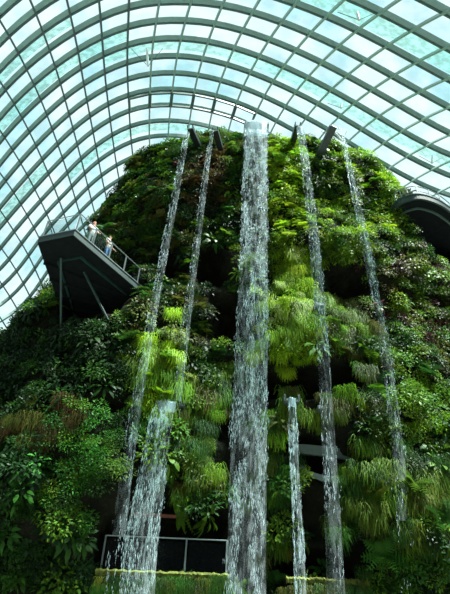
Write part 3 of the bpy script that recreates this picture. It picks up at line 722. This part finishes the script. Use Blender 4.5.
a2, b2 = P2(100, 512, YB+1.6), P2(196, 518, YB+1.6); MB().bar([a2, b2], .10, .12).build('hand_beam', m_copper, bal)
mb = MB(); mb.box(((a[0]+b[0])/2, YB+.5, zl-1.6), (b[0]-a[0], .7, 2.7)); mb.build('ledge_wall', m_soil, bal)
a, b = P2(286, 581, YB), P2(368, 583, YB); zl2 = (a[2]+b[2])/2
bal2 = empty('balcony', ((a[0]+b[0])/2, YB, zl2)); tag(bal2, 'narrow mossy ledge under the dark opening at lower right', 'balcony')
MB().box(((a[0]+b[0])/2, YB+2.0, zl2-.1), (b[0]-a[0], 4.0, .3)).build('ledge', m_soil, bal2)
mb = MB(); mb.quadstrip([[(a[0]+(b[0]-a[0])*t/k, YB-.16+dy+.05*noise.noise(Vector((t*.8, dy*3, 9))), zl2+dz+.06*noise.noise(Vector((t*.9, 7, dz*3)))) for dy, dz in ((0, -.1), (-.05, .04), (.1, .12), (.35, .1), (.35, -.1))] for t in range(k+1)])
tag(mb.build('moss_edge', m_mossledge, bal2), 'yellow-green mossy edge of the ledge')
MB().box(((a[0]+b[0])/2, YB+.5, zl2-1.4), (b[0]-a[0], .7, 2.4)).build('ledge_wall', m_soil, bal2)
# oval opening: curved pale parapet and lower rim
e = empty('oval_parapet', tuple(P2(330, 460, 21))); tag(e, 'grey curved parapet and rim inside the oval opening below the hanging grass', 'parapet')
m_par = mat('parapet_grey', srgb(105, 125, 118), .6, bump=.15, var=.15)
up = [P2(x, y, Y) for x, y, Y in ((294, 449, 20.5), (310, 450, 20.4), (330, 452, 20.3), (346, 455, 20.3), (357, 461, 20.3), (364, 470, 20.5))]
MB().bar(up, .15, .42).build('parapet', m_par, e)
lo = [P2(x, y, Y) for x, y, Y in ((294, 456, 20.4), (299, 466, 20.1), (308, 474, 19.9), (322, 479, 19.8), (336, 480, 19.8), (350, 474, 19.9))]
MB().bar(lo, .3, .22).build('lower_rim', m_par, e)
for lab, (x, y), w in (('small wet stone step catching the right-hand waterfall under the long opening', (323, 409), 11), ('small wet stone step catching the right-hand waterfall at mid height', (319, 306), 9)):
    c = P2(x, y, 19.2); ww = w*np.linalg.norm(c-CAM)/FPX; o = MB().box(c+(0, .9, 0), (ww, 2.2, .16)).build('stone_step', m_concrete); tag(o, lab, 'stone step', 'stone steps behind the waterfall')

# ------------------------------------------------------------------ fittings hanging under the roof
for lab, (x0, y0), (x1, y1) in (('white rod fitting under the roof at the upper right', (360, 4), (359, 20)), ('white rod fitting under the roof above the rightmost waterfall', (344, 98), (341, 108)), ('white rod fitting under the roof by the right edge', (436, 151), (432, 163)), ('white rod fitting under the roof at the upper left', (146, 42), (148, 66)), ('white rod standing in for the spray lip of the rightmost waterfall', (336, 127), (342, 141))):  # last rod is added in place of the rightmost fall's spray lip
    q = on_roof(x0, y0); nn = q/RS; nn /= np.linalg.norm(nn); p = RC+q*RS-nn*.5; dd = ray(x1, y1); dist = np.linalg.norm(p-CAM)*.985; b3 = CAM+dd/np.linalg.norm(dd)*dist
    e = empty('roof_rigging', tuple(p)); tag(e, lab, 'roof fitting', 'white fittings under the roof')
    MB().tube([p, b3], .09, 8).build('rod', mat('white_paint', (.8, .85, .85), .4, var=.05), e)
    MB().tube([p+(1.2, 0, .1), b3], .02, 5).build('cable', m_steel_dark, e); MB().tube([p+(-1.2, 0, -.1), b3], .02, 5).build('cable', m_steel_dark, e)

# ------------------------------------------------------------------ single plants that can be told apart
TM = {k: [] for k in TPL}
def tpl_mesh(kind, v_):
    while len(TM[kind]) <= v_:
        v, f, c = TPL[kind][len(TM[kind])]; o = mesh_obj('tmp', v, f, m_leaf, col=np.array(c)); me = o.data; bpy.data.objects.remove(o); me.name = kind+'_plant'; TM[kind].append(me)
    return TM[kind][v_]
NAME = {'fern': 'fern', 'bush': 'leafy_shrub', 'small': 'small_leaved_shrub', 'broad': 'broadleaf_plant', 'grass': 'hanging_grass_tuft', 'brom': 'bromeliad'}
def colour_word(c):
    r, g, b = c
    if r > g*.95: return 'brownish'
    if g > .28: return 'lime-green'
    if g > .15: return 'bright green'
    if g > .08: return 'mid green'
    return 'dark green'
FX = [(-99, 0, 'left of the leftmost fall'), (0, 1, 'between the two leftmost falls'), (1, 2, 'between second and central falls'), (2, 3, 'just right of the central fall'), (3, 4, 'between the two right-hand falls'), (4, 99, 'right of the rightmost fall')]
def fall_x(y): return [np.interp(y, [134, 250, 380, 580], [187, 165, 141, 113]), np.interp(y, [131, 235, 360, 580], [212, 198, 182, 176]), 252, np.interp(y, [127, 310, 580], [300, 320, 336]), np.interp(y, [129, 312, 580], [339, 378, 406])]
ROWS = [(130, 175, 'at the crest'), (175, 225, 'high up'), (225, 275, 'at deck height'), (275, 330, 'just below deck height'), (330, 390, 'at mid height'), (390, 440, 'level with the oval opening'), (440, 500, 'above the bottom ledges'), (500, 590, 'near the bottom')]
def single(kind, px_, py_, label, col, s, cat='plant', group=None, name=None):
    h = bvh.ray_cast(Vector(CAM), Vector(ray(px_, py_)).normalized())
    if h[0] is None: return
    n = np.array(h[1]); n = n*np.sign(-(n@ray(px_, py_))+1e-9)
    v_ = random.randrange(len(TPL[kind])); o = link(bpy.data.objects.new(name or NAME[kind], tpl_mesh(kind, v_)))
    mtx = orient(kind, n).to_4x4(); mtx.translation = Vector(np.array(h[0])+n*.12); o.matrix_world = mtx @ Matrix.Scale(s, 4); o.color = (*col, 1)
    tag(o, label, cat, group)
HN = {'fern': 'fern', 'bush': 'leafy shrub', 'small': 'small-leaved shrub', 'broad': 'broad-leaved plant', 'grass': 'drooping grass tuft'}
for y0, y1, rw in ROWS:
    for f0, f1, cw in FX:
        used = set()
        for _ in range(40):
            y = random.uniform(y0+4, y1-4); fx = fall_x(y); xa = 4 if f0 < 0 else fx[f0]+8; xb = 446 if f1 > 5 else fx[f1]-8
            if f0 == 2: xa += 12
            if f1 == 2: xb -= 12
            if xb <= xa+4: continue
            x = random.uniform(xa, xb)
            if any(poly_dist(x, y, p) > -2 for p, d in CARVE) or not clear_of(x, y, 16): continue
            h = bvh.ray_cast(Vector(CAM), Vector(ray(x, y)).normalized())
            if h[0] is None: continue
            w, cols = zone(x, y); kind = pick(w)
            if kind in used: continue
            used.add(kind); col = tuple(min(.6, c*1.15) for c in vary(random.choice(cols)))
            single(kind, x, y, '%s %s %s, %s' % (colour_word(col), HN[kind], rw, cw), col, SIZE[kind]*random.uniform(1.0, 1.3), group='%ss on the mountain wall' % HN[kind].strip())
            if len(used) >= 3: break
for x, y, c, lab in ((178, 165, (.5, .06, .05), 'red bromeliad at the crest beside the leftmost waterfall'), (171, 157, (.55, .12, .10), 'pinkish red bromeliad at the crest left of the leftmost waterfall'), (181, 198, (.45, .07, .05), 'red bromeliad below the crest between the two leftmost waterfalls'),
                     (348, 198, (.75, .16, .03), 'orange bromeliad high up beside the rightmost waterfall'), (379, 158, (.5, .14, .12), 'reddish bromeliad on the right shoulder of the crest'), (362, 158, (.4, .16, .14), 'dull pink bromeliad on the right shoulder nearer the spout'),
                     (205, 160, (.28, .07, .05), 'brown-red bromeliad under the second spout'), (395, 222, (.35, .06, .06), 'dark red bromeliad left of the round walkway'), (419, 265, (.30, .07, .06), 'dark red bromeliad below the round walkway'), (150, 178, (.4, .10, .08), 'small red bromeliad at the left shoulder of the crest')):
    single('brom', x, y, lab, c, .85, 'plant', 'red bromeliads near the crest', 'bromeliad')
for x, y, lab in ((197, 478, 'bright glossy broad-leaved plant left of the central waterfall above the lower balcony'), (222, 486, 'bright glossy broad-leaved plant hanging at the lower balcony corner'), (276, 478, 'bright glossy broad-leaved plant right beside the base of the wide waterfall'), (36, 466, 'pale-leaved broad plant low on the far left'), (325, 572, 'leafy plant on the lower right ledge')):
    single('broad', x, y, lab, (.08, .30, .05), .9, 'plant', 'glossy broad-leaved plants')
